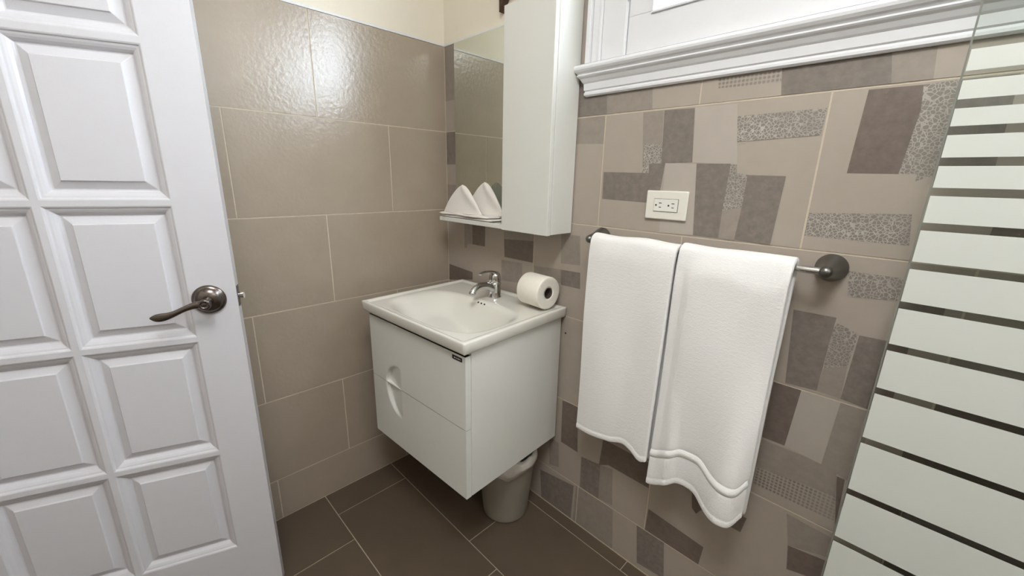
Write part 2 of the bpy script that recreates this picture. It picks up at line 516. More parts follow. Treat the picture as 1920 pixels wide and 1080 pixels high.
# solid wall around the window opening
mb.box((-0.12, 0.0012, -0.1), (ROOM_X + 0.1, 0.14, WZ0), 0)
mb.box((-0.12, 0.0012, WZ0), (WX0, 0.14, ROOM_Z + 0.1), 0)
mb.box((WX1, 0.0012, WZ0), (ROOM_X + 0.1, 0.14, ROOM_Z + 0.1), 0)
mb.box((WX0, 0.0012, WZ1), (WX1, 0.14, ROOM_Z + 0.1), 0)
mb.box((0, 0.0012, T + 0.004), (WX0, -0.0006, ROOM_Z), 8)
mb.box((WX1, 0.0012, T + 0.004), (ROOM_X, -0.0006, ROOM_Z), 8)
mb.box((WX0, 0.0012, WZ1), (WX1, -0.0006, ROOM_Z), 8)
mb.box((0, 0.0012, T - 0.001), (0.72, -0.0022, T + 0.0065), 9)
rnd = random.Random(3)
known = [(p[0], p[1]) for p in PATCH]


def covers(x0, x1, z0, z1):
    for t, p in known:
        cx = sum(a[0] for a in p) / len(p)
        cz = sum(a[1] for a in p) / len(p)
        if x0 < cx < x1 and z0 < cz < z1:
            return True
    return False


for r in range(6):
    z1 = T - RH * r
    z0 = max(z1 - RH, 0.0)
    base = (0.800 if r % 2 else 0.5307) - 2 * TW
    js = sorted([0.0] + [base + TW * k for k in range(8) if 0.004 < base + TW * k < ROOM_X - 0.004] + [ROOM_X])
    for a, b in zip(js, js[1:]):
        x0, x1, q0, q1 = a + G, b - G, (z0 + G if z0 > 0.01 else 0.0045), z1 - G
        regs = [(x0, x1, q0, q1)]
        if r == 0:       # the top row stops at the window
            regs = []
            if x0 < 0.80:
                regs.append((x0, min(x1, 0.80), q0, q1))
            if x1 > 0.80:
                regs.append((max(x0, 0.80), x1, q0, 1.60))
        for (u0, u1, w0, w1) in regs:
            mb.box((u0, 0.003, w0), (u1, 0.0, w1), 1)
        layer = 0
        polys = [p for p in known]
        if not covers(a, b, z0, z1):
            W_, H_ = b - a, RH
            polys = []
            for k in range(5):
                t = ['d', 'm', 'D', 'w', 'x', 'g', 'd'][rnd.randrange(7)]
                px, pz = a + rnd.uniform(-0.05, 0.75) * W_, z0 + rnd.uniform(-0.1, 0.6) * H_
                if t in 'xg':
                    pw, ph = rnd.uniform(0.12, 0.2), rnd.uniform(0.05, 0.07)
                else:
                    pw, ph = rnd.uniform(0.07, 0.16), rnd.uniform(0.1, 0.2)
                s = rnd.uniform(-0.015, 0.015)
                polys.append((t, [(px, pz), (px + pw, pz + s * 0.3), (px + pw + s, pz + ph), (px + s, pz + ph)]))
        for t, p in polys:
            done = False
            for (u0, u1, w0, w1) in regs:
                c = clip_poly(p, u0, u1, w0, w1)
                if c:
                    area2 = sum(c[i - 1][0] * c[i][1] - c[i][0] * c[i - 1][1] for i in range(len(c)))
                    if abs(area2) < 1e-5:
                        continue
                    yy = -0.00012 * (layer + 1)
                    if area2 < 0:
                        c = c[::-1]
                    mb.face([(q[0], yy, q[1]) for q in c], PM[t])
                    done = True
            if done:
                layer += 1
# small drill hole beside the basin unit
mb.face([(0.7 + 0.0035 * math.cos(k * math.pi / 6), -0.0022, 0.762 + 0.0035 * math.sin(k * math.pi / 6)) for k in range(12)], 10)
wb_ = mb.build('wall_back', [M['grout'], M['p_base'], M['p_w'], M['p_m'], M['p_d'], M['p_D'], M['p_x'], M['p_g'], M['cream_paint'], M['white_paint'], M['black']], recalc=False)
struct(wb_)

# ------------------------------------------------------------------ remaining shell (behind the camera)
mb = MB()
mb.box((ROOM_X, ROOM_Y - 0.1, -0.1), (ROOM_X + 0.12, 0.0, ROOM_Z + 0.1), 0)
for r in range(6):
    z1 = T - RH * r
    z0 = max(z1 - RH, 0)
    base = 0.27 if r % 2 else 0.53
    js = sorted([0.0] + [base + TW * k for k in range(5) if base + TW * k < -ROOM_Y - 0.01] + [-ROOM_Y])
    for a, b in zip(js, js[1:]):
        mb.box((ROOM_X - 0.003, -a - G, z0 + G), (ROOM_X + 0.001, -b + G, z1 - G), 1)
struct(mb.build('wall_right', [M['cream_paint'], M['tile_plain']]))
mb = MB()
mb.box((-0.12, ROOM_Y - 0.12, -0.1), (ROOM_X + 0.12, ROOM_Y, ROOM_Z + 0.1), 0)
for r in range(6):
    z1 = T - RH * r
    z0 = max(z1 - RH, 0)
    base = 0.27 if r % 2 else 0.53
    js = sorted([0.0] + [base + TW * k for k in range(6) if base + TW * k < ROOM_X - 0.01] + [ROOM_X])
    for a, b in zip(js, js[1:]):
        mb.box((a + G, ROOM_Y - 0.001, z0 + G), (b - G, ROOM_Y + 0.003, z1 - G), 1)
struct(mb.build('wall_front', [M['cream_paint'], M['tile_plain']]))
mb = MB()
mb.box((-0.12, ROOM_Y - 0.12, ROOM_Z), (ROOM_X + 0.12, 0.14, ROOM_Z + 0.1))
struct(mb.build('ceiling', M['cream_paint']))

# ------------------------------------------------------------------ window: casing, sill moulding, casements
win = struct(empty('window_1', ((WX0 + WX1) / 2, 0, WZ0)))


def wpart(mbx, name, mats, bevel=0.0, parent=None, **k):
    o = mbx.build(name, mats, None, bevel=bevel, **k)
    p = parent or win
    o.parent = p
    base = Vector((0, 0, 0))
    q = p
    while q:
        base += q.location
        q = q.parent
    o.location = -base
    return o


mb = MB()
CZ0 = 1.612
# left casing with stepped moulding, top casing, right casing
for x0, x1, d in ((0.727, 0.742, 0.024), (0.742, 0.765, 0.014), (0.765, 0.775, 0.018), (0.775, WX0 + 0.004, 0.012)):
    mb.box((x0, 0.003, CZ0), (x1, -d, WZ1 + 0.1))
for x0, x1, d in ((WX1 - 0.004, WX1 + 0.07, 0.012), (WX1 + 0.07, WX1 + 0.118, 0.022)):
    mb.box((x0, 0.003, CZ0), (x1, -d, WZ1 + 0.1))
mb.box((WX0, 0.003, WZ1 - 0.004), (WX1, -0.012, WZ1 + 0.1))
wpart(mb, 'window_casing', M['white_paint'], bevel=0.003)
mb = MB()
# frame inside the opening
for a, b in (((WX0, 0.09, WZ0), (WX0 + 0.006, -0.008, WZ1)), ((WX1 - 0.006, 0.09, WZ0), (WX1, -0.008, WZ1)),
             ((WX0, 0.09, WZ1 - 0.012), (WX1, -0.008, WZ1)), ((WX0, 0.09, WZ0 - 0.002), (WX1, -0.004, WZ0 + 0.012))):
    mb.box(a, b)
wpart(mb, 'window_frame', M['white_paint'], bevel=0.002)
# sill moulding: mitred returned profile (projection, height)
prof = [(0.002, 1.535), (0.007, 1.535), (0.011, 1.539), (0.011, 1.544), (0.0085, 1.549), (0.0115, 1.552), (0.0125, 1.570), (0.016, 1.574),
        (0.0185, 1.578), (0.0215, 1.583), (0.0265, 1.587), (0.029, 1.590), (0.026, 1.594), (0.0285, 1.597), (0.033, 1.600),
        (0.037, 1.6055), (0.038, 1.611), (0.036, 1.6165), (0.031, 1.6195), (0.018, 1.621), (-0.003, 1.621)]
mb = MB()
SX0, SX1 = 0.734, WX1 + 0.115
rowL = [(SX0 - p, 0.002, z) for p, z in prof]
rowL2 = [(SX0 - p, -p, z) for p, z in prof]
rowR2 = [(SX1 + p, -p, z) for p, z in prof]
rowR = [(SX1 + p, 0.002, z) for p, z in prof]
mb.grid([rowL, rowL2, rowR2, rowR], 0, smooth=False)
mb.face([(SX0 - 0.03, 0.002, 1.6205), (SX1 + 0.03, 0.002, 1.6205), (SX1 + 0.03, -0.03, 1.6205), (SX0 - 0.03, -0.03, 1.6205)])
wpart(mb, 'window_sill', M['white_paint'])


def casement(cx0, cx1, hinge_left):
    c = empty('casement', (0, 0, 0), parent=win)
    c.location = -win.location
    fz0, fz1, px, pz0, pz1 = WZ0 + 0.014, WZ1 - 0.014, 0.072, 1.718, 2.14
    m2 = MB()
    y0, y1 = 0.034, -0.006
    m2.box((cx0, y0, fz0), (cx1, y1, pz0))
    m2.box((cx0, y0, pz1), (cx1, y1, fz1))
    m2.box((cx0, y0, pz0), (cx0 + px, y1, pz1))
    m2.box((cx1 - px, y0, pz0), (cx1, y1, pz1))
    o = m2.build('casement_frame', M['white_paint'], c, bevel=0.0015)
    # glazing bead around the pane
    m2 = MB()
    b_ = 0.006
    for a, b in (((cx0 + px - b_, y1, pz0 - b_), (cx1 - px + b_, y1 - 0.005, pz0)), ((cx0 + px - b_, y1, pz1), (cx1 - px + b_, y1 - 0.005, pz1 + b_)),
                 ((cx0 + px - b_, y1, pz0), (cx0 + px, y1 - 0.005, pz1)), ((cx1 - px, y1, pz0), (cx1 - px + b_, y1 - 0.005, pz1))):
        m2.box(a, b)
    m2.build('glazing_bead', M['white_paint'], c, bevel=0.0015)
    m2 = MB()
    m2.box((cx0 + px, 0.016, pz0), (cx1 - px, 0.012, pz1))
    m2.build('pane', M['pane'], c)
    hx = cx0 - 0.002 if hinge_left else cx1 + 0.002
    for hz in (1.80, 2.06):
        m2 = MB()
        m2.lathe([(0.0045, -0.035), (0.0062, -0.033), (0.0062, 0.033), (0.0045, 0.035)], (hx, -0.011, hz), (0, 0, 1), n=20)
        m2.lathe([(0.0035, -0.042), (0.0035, -0.034)], (hx, -0.011, hz), (0, 0, 1), n=14)
        m2.build('hinge', M['white_paint'], c)
    return c


casement(WX0 + 0.009, 1.385, True)
casement(1.388, 1.929, False)
casement(1.932, WX1 - 0.009, False)

# ------------------------------------------------------------------ panelled door, standing open
DOOR_W, DOOR_T, DOOR_H = 0.668, 0.036, 2.032
EDGE = Vector((0.2966, -0.8928, 0.0))
PHI = math.radians(69.9)
DD = Vector((math.cos(PHI), math.sin(PHI), 0))
door = struct(empty('door_1', (EDGE.x - DD.x * DOOR_W, EDGE.y - DD.y * DOOR_W, 0.010), PHI))
# local frame: x along the leaf (0 hinge .. W free edge), -y is the face we see
mb = MB()
stile, mun = 0.108, 0.018
ncol = 2
cw = 0.0
colx = []
xr = DOOR_W - 0.100
for k in range(ncol):
    colx.append((xr - 0.2275, xr))
    xr = xr - 0.2275 - 0.013
rowz = []
cz = [0.183, 0.521, 0.863, 1.2105, 1.5545, 1.898]
for k in range(5):
    rowz.append((cz[k] + 0.0065, cz[k + 1] - 0.0065))
PROF = [(0.0, 0.0), (0.0035, -0.0015), (0.0045, -0.004), (0.009, -0.0055), (0.014, -0.0085), (0.018, -0.0125), (0.0205, -0.0165), (0.0235, -0.0168), (0.0405, -0.0085), (0.0415, -0.0058), (0.0425, -0.0055)]


def door_face(side):
    yf = 0.0 if side < 0 else DOOR_T

    def P(x, z, d=0.0):
        return (x, yf - d if side < 0 else yf + d, z)
    xs = [0.0]
    for a, b in sorted(colx):
        xs += [a, b]
    xs.append(DOOR_W)
    zs = [0.0]
    for a, b in rowz:
        zs += [a, b]
    zs.append(DOOR_H)
    for i in range(len(xs) - 1):
        for j in range(len(zs) - 1):
            if i % 2 == 1 and j % 2 == 1:
                continue
            mb.face([P(xs[i], zs[j]), P(xs[i + 1], zs[j]), P(xs[i + 1], zs[j + 1]), P(xs[i], zs[j + 1])])
    for a, b in colx:
        for c, d in rowz:
            rings = []
            for ins, dep in PROF:
                rings.append([P(a + ins, c + ins, dep), P(b - ins, c + ins, dep), P(b - ins, d - ins, dep), P(a + ins, d - ins, dep)])
            mb.grid(rings, 0, smooth=False, close_u=True)
            mb.face(rings[-1])


door_face(-1)
door_face(1)
for q in ([(0, 0, 0), (0, DOOR_T, 0), (0, DOOR_T, DOOR_H), (0, 0, DOOR_H)], [(DOOR_W, 0, 0), (DOOR_W, DOOR_T, 0), (DOOR_W, DOOR_T, DOOR_H), (DOOR_W, 0, DOOR_H)],
          [(0, 0, 0), (DOOR_W, 0, 0), (DOOR_W, DOOR_T, 0), (0, DOOR_T, 0)], [(0, 0, DOOR_H), (DOOR_W, 0, DOOR_H), (DOOR_W, DOOR_T, DOOR_H), (0, DOOR_T, DOOR_H)]):
    mb.face(q)
mb.build('door_leaf', M['door_paint'], door, weld=True, bevel=0.0012)
# handle
HX, HZ = DOOR_W - 0.060, 0.968
dh = empty('door_handle', (HX, 0, HZ), parent=door)
mb = MB()
mb.lathe([(0.0365, 0.0), (0.0375, 0.003), (0.0365, 0.006), (0.033, 0.0085), (0.031, 0.0095), (0.030, 0.011), (0.026, 0.0150), (0.019, 0.0185), (0.0125, 0.020)], (0, 0, 0), (0, -1, 0), n=56)
mb.lathe([(0.0125, 0.018), (0.0115, 0.022), (0.0105, 0.034), (0.0115, 0.042)], (0, 0, 0), (0, -1, 0), n=36)
mb.build('rosette', M['pewter'], dh)
mb = MB()
mb.lathe([(0.011, 0.038), (0.0135, 0.041), (0.014, 0.050), (0.0135, 0.054), (0.011, 0.0565), (0.008, 0.0565), (0.0075, 0.0550), (0.003, 0.0545)], (0, 0, 0), (0, -1, 0), n=36)
lv = [(0.004, 0.000), (-0.008, 0.0005), (-0.022, -0.001), (-0.036, -0.005), (-0.050, -0.011), (-0.063, -0.0175), (-0.076, -0.022), (-0.088, -0.0245), (-0.098, -0.0255), (-0.107, -0.0255), (-0.113, -0.0245)]
wd = [0.011, 0.0105, 0.0085, 0.0072, 0.0066, 0.007, 0.0085, 0.0105, 0.0105, 0.0075, 0.002]
th = [0.008, 0.008, 0.0065, 0.0055, 0.005, 0.0048, 0.0046, 0.0044, 0.004, 0.003, 0.0015]
mb.tube([(x, -0.0475 + 0.006 * (abs(x) / 0.113) ** 2, z) for x, z in lv], [(th[i], wd[i]) for i in range(len(lv))], n=20)
mb.build('lever', M['pewter'], dh, subsurf=1)
# latch in the free edge
mb = MB()
mb.box((DOOR_W - 0.0005, 0.007, HZ - 0.028), (DOOR_W + 0.0015, 0.029, HZ + 0.028))
lp = mb.build('latch_plate', M['satin'], door, bevel=0.001)
mb = MB()
mb.tube([(DOOR_W + 0.001, 0.018, HZ), (DOOR_W + 0.009, 0.0175, HZ), (DOOR_W + 0.0135, 0.014, HZ)], [(0.008, 0.009), (0.008, 0.009), (0.003, 0.0085)], n=24)
mb.build('latch_bolt', M['chrome'], lp)

# ------------------------------------------------------------------ basin unit (slightly turned on the wall)
VZ = 0.860
vrot = math.radians(-2.4 + 180)
# local frame: x runs to the left along the wall, y away from the wall (towards the room)
VO = Vector((0.690, -0.010, 0))


def VL(x, y, z):
    return (x, y, z)


van = empty('vanity_cabinet', (VO.x, VO.y, 0.335), math.pi + math.radians(2.7))
VW, VD = 0.541, 0.449
BH = 0.822 - 0.335
mb = MB()
tk = 0.016
mb.box((0.006, 0.0, 0), (0.006 + tk, VD - 0.022, BH))
mb.box((VW - 0.006 - tk, 0.0, 0), (VW - 0.006, VD - 0.022, BH))
mb.box((0.006 + tk, 0.0, 0), (VW - 0.006 - tk, VD - 0.022, tk))
mb.box((0.006 + tk, 0.0, tk), (VW - 0.006 - tk, 0.008, BH))
mb.box((0.006 + tk, VD - 0.06, BH - 0.02), (VW - 0.006 - tk, VD - 0.024, BH - 0.006))
mb.build('carcass', M['lacquer'], van, bevel=0.0012)
SPL = 0.2405          # height of the gap between the drawers


def drawer(z0, z1, upper):
    m2 = MB()
    x0, x1 = 0.006, VW - 0.006
    yb, yf = VD - 0.020, VD
    NX, NZ = 170, 76
    cxm, czm = 0.355, SPL - 0.004     # centre of the grip, measured from the right side
    rows = []
    for j in range(NZ + 1):
        z = z0 + (z1 - z0) * j / NZ
        row = []
        for i in range(NX + 1):
            x = x0 + (x1 - x0) * i / NX
            dx = (x - cxm)
            dz = (z - czm)
            rx, rz = 0.088, (0.088 if upper else 0.112)
            q = math.sqrt((dx / rx) ** 2 + (dz / rz) ** 2)
            dep = 0.0
            if dx > -0.01:
                edge = max(0.0, min(1.0, (1.0 - q) / 0.11))
                ramp = max(0.0, min(1.0, (dx + 0.01) / 0.085))
                dep = 0.014 * edge * ramp
            row.append((x, yf - dep, z))
        rows.append(row)
    m2.grid(rows, 0, smooth=True)
    back = [(x0, yb, z0), (x1, yb, z0), (x1, yb, z1), (x0, yb, z1)]
    m2.face(back)
    m2.face([rows[0][0], (x0, yb, z0), (x0, yb, z1), rows[-1][0]])
    m2.face([rows[0][-1], (x1, yb, z0), (x1, yb, z1), rows[-1][-1]])
    m2.face([(x0, yb, z0), (x1, yb, z0), rows[0][-1], rows[0][0]])
    m2.face([(x0, yb, z1), (x1, yb, z1), rows[-1][-1], rows[-1][0]])
    m2.face(rows[0][::-1] + [(x0, yb, z0), (x1, yb, z0)])
    m2.face(rows[-1] + [(x1, yb, z1), (x0, yb, z1)])
    return m2.build('drawer', M['lacquer'], van, recalc=True)


drawer(0.0, SPL - 0.0007, False)
d2 = drawer(SPL + 0.0007, BH - 0.012, True)
mb = MB()
mb.box((0.020, VD - 0.0005, BH - 0.031), (0.062, VD + 0.0012, BH - 0.019), 0)
for k, w in enumerate((0.004, 0.002, 0.003, 0.004, 0.003, 0.002)):
    xx = 0.054 - k * 0.0055
    mb.box((xx - w, VD + 0.0013, BH - 0.0265), (xx, VD + 0.0015, BH - 0.0235), 1)
mb.build('name_plate', [M['black'], M['white_pl']], d2)['label'] = 'small black name plate with pale lettering'
tag(van, 'white lacquered wall-hung basin cabinet with two drawers and a round finger grip', 'bathroom cabinet')

# basin -----------------------------------------------------------------
bas = empty('washbasin', (VO.x, VO.y, 0.822), math.pi + math.radians(2.7))
BT = VZ - 0.822          # rim thickness
BX0, BX1, BY0, BY1 = -0.006, VW + 0.006, -0.004, VD + 0.014


def smooth(t):
    t = max(0.0, min(1.0, t))
    return t * t * (3 - 2 * t)


def basin_top(x, y):
    """height offset from the rim top; x from the right side, y from the wall"""
    # raised back and side lips, deck slightly lower
    lip = 0.0
    d_edge = min(x - BX0, BX1 - x, y - BY0)
    z = -0.005 * smooth((d_edge - 0.010) / 0.010)
    fr = BY1 - y
    z *= smooth((fr - 0.004) / 0.012)
    # bowl
    xl, xr_, yb, yf = BX1 - 0.026, BX0 + 0.030, 0.135, BY1 - 0.022
    u = (x - xr_) / (xl - xr_)
    v = (y - yb) / (yf - yb)
    if 0 < u < 1 and 0 < v < 1:
        # superellipse footprint with a long gentle slope on the left
        uu = abs(2 * u - 1)
        vv = abs(2 * v - 1)
        q = (uu ** 3.4 + vv ** 3.4) ** (1 / 3.4)
        if q < 1:
            prof_ = smooth((1 - q) / 0.50)
            lin = (1 - u) / 0.56
            left = 1 - math.log(1 + math.exp(-(lin - 1) * 22)) / 22 if lin > 0.2 else lin
            left = max(0.0, min(1.0, left))
            z -= 0.118 * prof_ * (0.30 + 0.70 * left)
    return z


mb = MB()
NX, NY = 120, 100
rows = []
for j in range(NY + 1):
    y = BY0 + (BY1 - BY0) * j / NY
    rows.append([(BX0 + (BX1 - BX0) * i / NX, y, BT + basin_top(BX0 + (BX1 - BX0) * i / NX, y)) for i in range(NX + 1)])
mb.grid(rows, 0, smooth=True)
c00, c10, c11, c01 = rows[0][0], rows[0][-1], rows[-1][-1], rows[-1][0]
# skirt with rounded top edge and flat underside
ring = [rows[0][i] for i in range(NX + 1)] + [rows[j][-1] for j in range(1, NY + 1)] + [rows[-1][i] for i in range(NX - 1, -1, -1)] + [rows[j][0] for j in range(NY - 1, 0, -1)]
cx_, cy_ = (BX0 + BX1) / 2, (BY0 + BY1) / 2


def outset(p, d, z):
    sx = d if p[0] > BX1 - 1e-6 else (-d if p[0] < BX0 + 1e-6 else 0)
    sy = d if p[1] > BY1 - 1e-6 else (-d if p[1] < BY0 + 1e-6 else 0)
    return (p[0] + sx, p[1] + sy, z if z is not None else p[2])


rr = [ring, [outset(p, 0.0013, p[2] - 0.0005) for p in ring], [outset(p, 0.0027, p[2] - 0.0020) for p in ring], [outset(p, 0.0034, p[2] - 0.0045) for p in ring],
      [outset(p, 0.0034, BT - 0.012) for p in ring], [outset(p, 0.002, 0.008) for p in ring], [outset(p, -0.001, 0.002) for p in ring], [outset(p, -0.004, 0.0) for p in ring]]
mb.grid(rr, 0, smooth=True, close_u=True)
# underside: bowl shell going down into the cabinet
und = [[(BX0 + 0.03 + (VW - 0.06) * i / 12, 0.07 + (VD - 0.11) * j / 10, -0.002 - 0.075 * smooth(min(i, 12 - i) / 3) * smooth(min(j, 10 - j) / 2.5)) for i in range(13)] for j in range(11)]
mb.grid(und, 0, smooth=True, flip=True)
bo = mb.build('basin', M['ceramic'], bas, weld=True)
for k in range(3):
    m2 = MB()
    hx, hy = 0.262 + 0.0165 * (1 - k), 0.1485
    zz = BT + basin_top(hx, hy)
    m2.lathe([(0.0036, -0.003), (0.0036, 0.0011)], (hx, hy, zz), (0, 0.45, 1), n=18)
    m2.build('overflow_hole', M['black'], bo)
m2 = MB()
zz = BT + basin_top(0.22, 0.29)
m2.lathe([(0.023, -0.004), (0.023, 0.0005), (0.020, 0.002), (0.008, 0.001)], (0.22, 0.29, zz + 0.001), (0, 0, 1), n=32)
m2.build('drain', M['chrome'], bo)
tag(bas, 'white ceramic washbasin with a wide shallow bowl set on the hanging cabinet', 'washbasin')

# mixer tap ----------------------------------------------------------------
tap = empty('faucet', (0.428, -0.098, VZ - 0.005), math.pi + math.radians(2.7))
# local y points into the room
mb = MB()
mb.lathe([(0.0255, 0.0), (0.0262, 0.002), (0.0255, 0.005), (0.0235, 0.010), (0.0225, 0.030), (0.0225, 0.045), (0.0235, 0.052), (0.0235, 0.056), (0.022, 0.058)], (0, 0, 0), (0, 0, 1), n=40)
mb.build('tap_body', M['chrome'], tap)
mb = MB()
mb.tube([(0, 0.006, 0.034), (0, 0.022, 0.044), (0, 0.040, 0.0515), (0, 0.060, 0.055), (0, 0.078, 0.0555), (0, 0.094, 0.0525), (0, 0.106, 0.0455), (0, 0.113, 0.037)],
        [(0.018, 0.018), (0.0165, 0.0135), (0.0150, 0.0105), (0.0140, 0.0095), (0.0135, 0.0095), (0.0130, 0.0100), (0.0125, 0.0110), (0.0120, 0.0115)], n=24, up=(1, 0, 0))
so = mb.build('spout', M['chrome'], tap, subsurf=1)
mb = MB()
mb.lathe([(0.0118, 0), (0.0125, 0.002), (0.0125, 0.009), (0.011, 0.011), (0.008, 0.0105)], (0, 0.1125, 0.0385), (0, 0.45, -0.9), n=28)
mb.build('aerator', M['chrome'], so)
mb = MB()
mb.lathe([(0.0225, 0.059), (0.0235, 0.061), (0.0232, 0.074), (0.0215, 0.086), (0.018, 0.094), (0.011, 0.099), (0.004, 0.1005)], (0, 0, 0), (0, 0, 1), n=36)
mb.tube([(0, -0.008, 0.090), (0, 0.010, 0.0985), (0, 0.030, 0.1035), (0, 0.050, 0.1045), (0, 0.068, 0.1025), (0, 0.078, 0.0985)],
        [(0.007, 0.018), (0.0075, 0.019), (0.0045, 0.0145), (0.003, 0.0105), (0.0028, 0.0095), (0.002, 0.0085)], n=20, up=(1, 0, 0))
mb.build('tap_lever', M['chrome'], tap, subsurf=1)
tag(tap, 'chrome single-lever mixer tap at the back of the washbasin', 'faucet')

# toilet roll -----------------------------------------------------------------
RR, RL = 0.0565, 0.102
roll = empty('toilet_paper_roll', (0.6725, -0.0735, VZ + 0.0005 + RR), math.radians(-3))
mb = MB()
NR = 64
seg = [(0.0195, -RL), (0.0535, -RL), (0.0555, -RL + 0.0015), (0.0565, -RL + 0.005), (0.0565, -0.005), (0.0555, -0.0015), (0.0535, 0.0), (0.045, -0.0004), (0.035, 0.0), (0.027, -0.0004), (0.0195, 0.0), (0.0195, -RL)]
rows = []
for r, h in seg:
    rows.append([(h, r * math.cos(2 * math.pi * k / NR), r * math.sin(2 * math.pi * k / NR)) for k in range(NR)])
mb.grid(rows, 0, smooth=True, close_u=True)
# loose end of the sheet
mb.grid([[(-RL + 0.001, 0.0568 * math.cos(a), 0.0568 * math.sin(a)) for a in [math.radians(d) for d in range(200, 262, 4)]],
         [(-0.001, 0.0568 * math.cos(a), 0.0568 * math.sin(a)) for a in [math.radians(d) for d in range(200, 262, 4)]]], 0, smooth=True)
mb.build('paper', M['paper'], roll, bevel=0, recalc=True)
mb = MB()
rows = [[(h, r * math.cos(2 * math.pi * k / 40), r * math.sin(2 * math.pi * k / 40)) for k in range(40)] for r, h in ((0.0193, -0.0008), (0.0193, -RL + 0.0008), (0.0181, -RL + 0.0008), (0.0181, -0.0008))]
mb.grid(rows, 0, smooth=True, close_u=True, close_v=True)
mb.build('core', M['card'], roll)['label'] = 'dark hollow cardboard core'
tag(roll, 'white toilet paper roll lying on its side on the right rear corner of the washbasin', 'toilet paper')

# waste bin --------------------------------------------------------------------
binr = empty('waste_bin', (0.552, -0.142, 0.0))
mb = MB()
rows = []
for r, z in ((0.0, 0.004), (0.078, 0.004), (0.083, 0.0), (0.088, 0.004), (0.0895, 0.012), (0.1125, 0.255), (0.1135, 0.262), (0.1175, 0.264), (0.1175, 0.272), (0.1115, 0.273), (0.1095, 0.262), (0.086, 0.014), (0.0, 0.010)):
    rows.append([(r * math.cos(2 * math.pi * k / 56), r * math.sin(2 * math.pi * k / 56), z) for k in range(56)])
mb.grid(rows, 0, smooth=True, close_u=True)
mb.build('bin_body', M['bin'], binr, weld=True)
mb = MB()
rnd = random.Random(5)
rows = []
for r, z, j in ((0.092, 0.10, 0.0), (0.1065, 0.262, 0.001), (0.107, 0.283, 0.005), (0.1135, 0.295, 0.007), (0.120, 0.284, 0.006), (0.1215, 0.262, 0.006), (0.1205, 0.240, 0.009)):
    row = []
    for k in range(72):
        a = 2 * math.pi * k / 72
        w = math.sin(a * 7 + z * 40) * 0.5 + math.sin(a * 13 + 1.3) * 0.35 + rnd.uniform(-0.3, 0.3)
        peak = 0.034 * math.exp(-((a - 0.75) / 0.14) ** 2) if z > 0.29 else 0
        hang = 0.012 * math.sin(a * 3 + 0.8) if z < 0.245 else 0
        row.append(((r + j * 0.25 * w) * math.cos(a), (r + j * 0.25 * w) * math.sin(a), z + j * w + peak + hang))
    rows.append(row)
mb.grid(rows, 0, smooth=True, close_u=True)
mb.build('bin_liner', M['liner'], binr, solid=0.0006, recalc=False)['label'] = 'crumpled white plastic liner'
tag(binr, 'grey plastic waste bin with a white liner on the floor under the basin cabinet', 'waste bin')

# ------------------------------------------------------------------ mirror cabinet with shelf
mc = empty('mirror_cabinet', (0.595, 0.0, 1.121))
MZ = 1.121


def mpart(m2, name, mats, parent=mc, **k):
    o = m2.build(name, mats, None, **k)
    o.parent = parent
    o.location = -mc.location if parent is mc else (0, 0, 0)
    return o


CX0, CX1, CD = 0.490, 0.700, 0.127
mb = MB()
mb.box((CX0, -0.0045, MZ), (CX0 + 0.015, -CD + 0.018, 1.801))
mb.box((CX1 - 0.015, -0.0045, MZ), (CX1, -CD + 0.018, 1.801))
mb.box((CX0 + 0.015, -0.0045, MZ), (CX1 - 0.015, -CD + 0.018, MZ + 0.015))
mb.box((CX0 + 0.015, -0.0045, 1.786), (CX1 - 0.015, -CD + 0.018, 1.801))
mb.box((CX0 + 0.015, -0.0045, MZ + 0.015), (CX1 - 0.015, -0.010, 1.786))
mpart(mb, 'cabinet_body', M['lacquer'], bevel=0.001)
mb = MB()
mb.box((CX0, -CD + 0.0165, MZ - 0.002), (CX1 - 0.001, -CD, 1.802))
mpart(mb, 'cabinet_door', M['lacquer'], bevel=0.0015)
mb = MB()
mb.box((0.092, -0.0045, MZ + 0.01), (CX0, -0.0160, 1.797))
bk = mpart(mb, 'back_panel', M['lacquer'], bevel=0.001)
mb = MB()
mb.box((0.090, -0.0160, MZ + 0.0165), (CX0 - 0.0005, -0.0200, 1.799))
mpart(mb, 'mirror_pane', M['mirror'], bevel=0.0008)
mb = MB()
mb.box((0.117, -0.0045, MZ), (CX0, -CD + 0.0015, MZ + 0.0158))
mpart(mb, 'shelf', M['lacquer'], bevel=0.0015)
tag(mc, 'white wall cabinet with a tall door, mirror and small shelf on its left', 'mirror cabinet')

# folded towel on the shelf
ft = empty('folded_towel', (0.225, -0.075, MZ + 0.0162))
mb = MB()
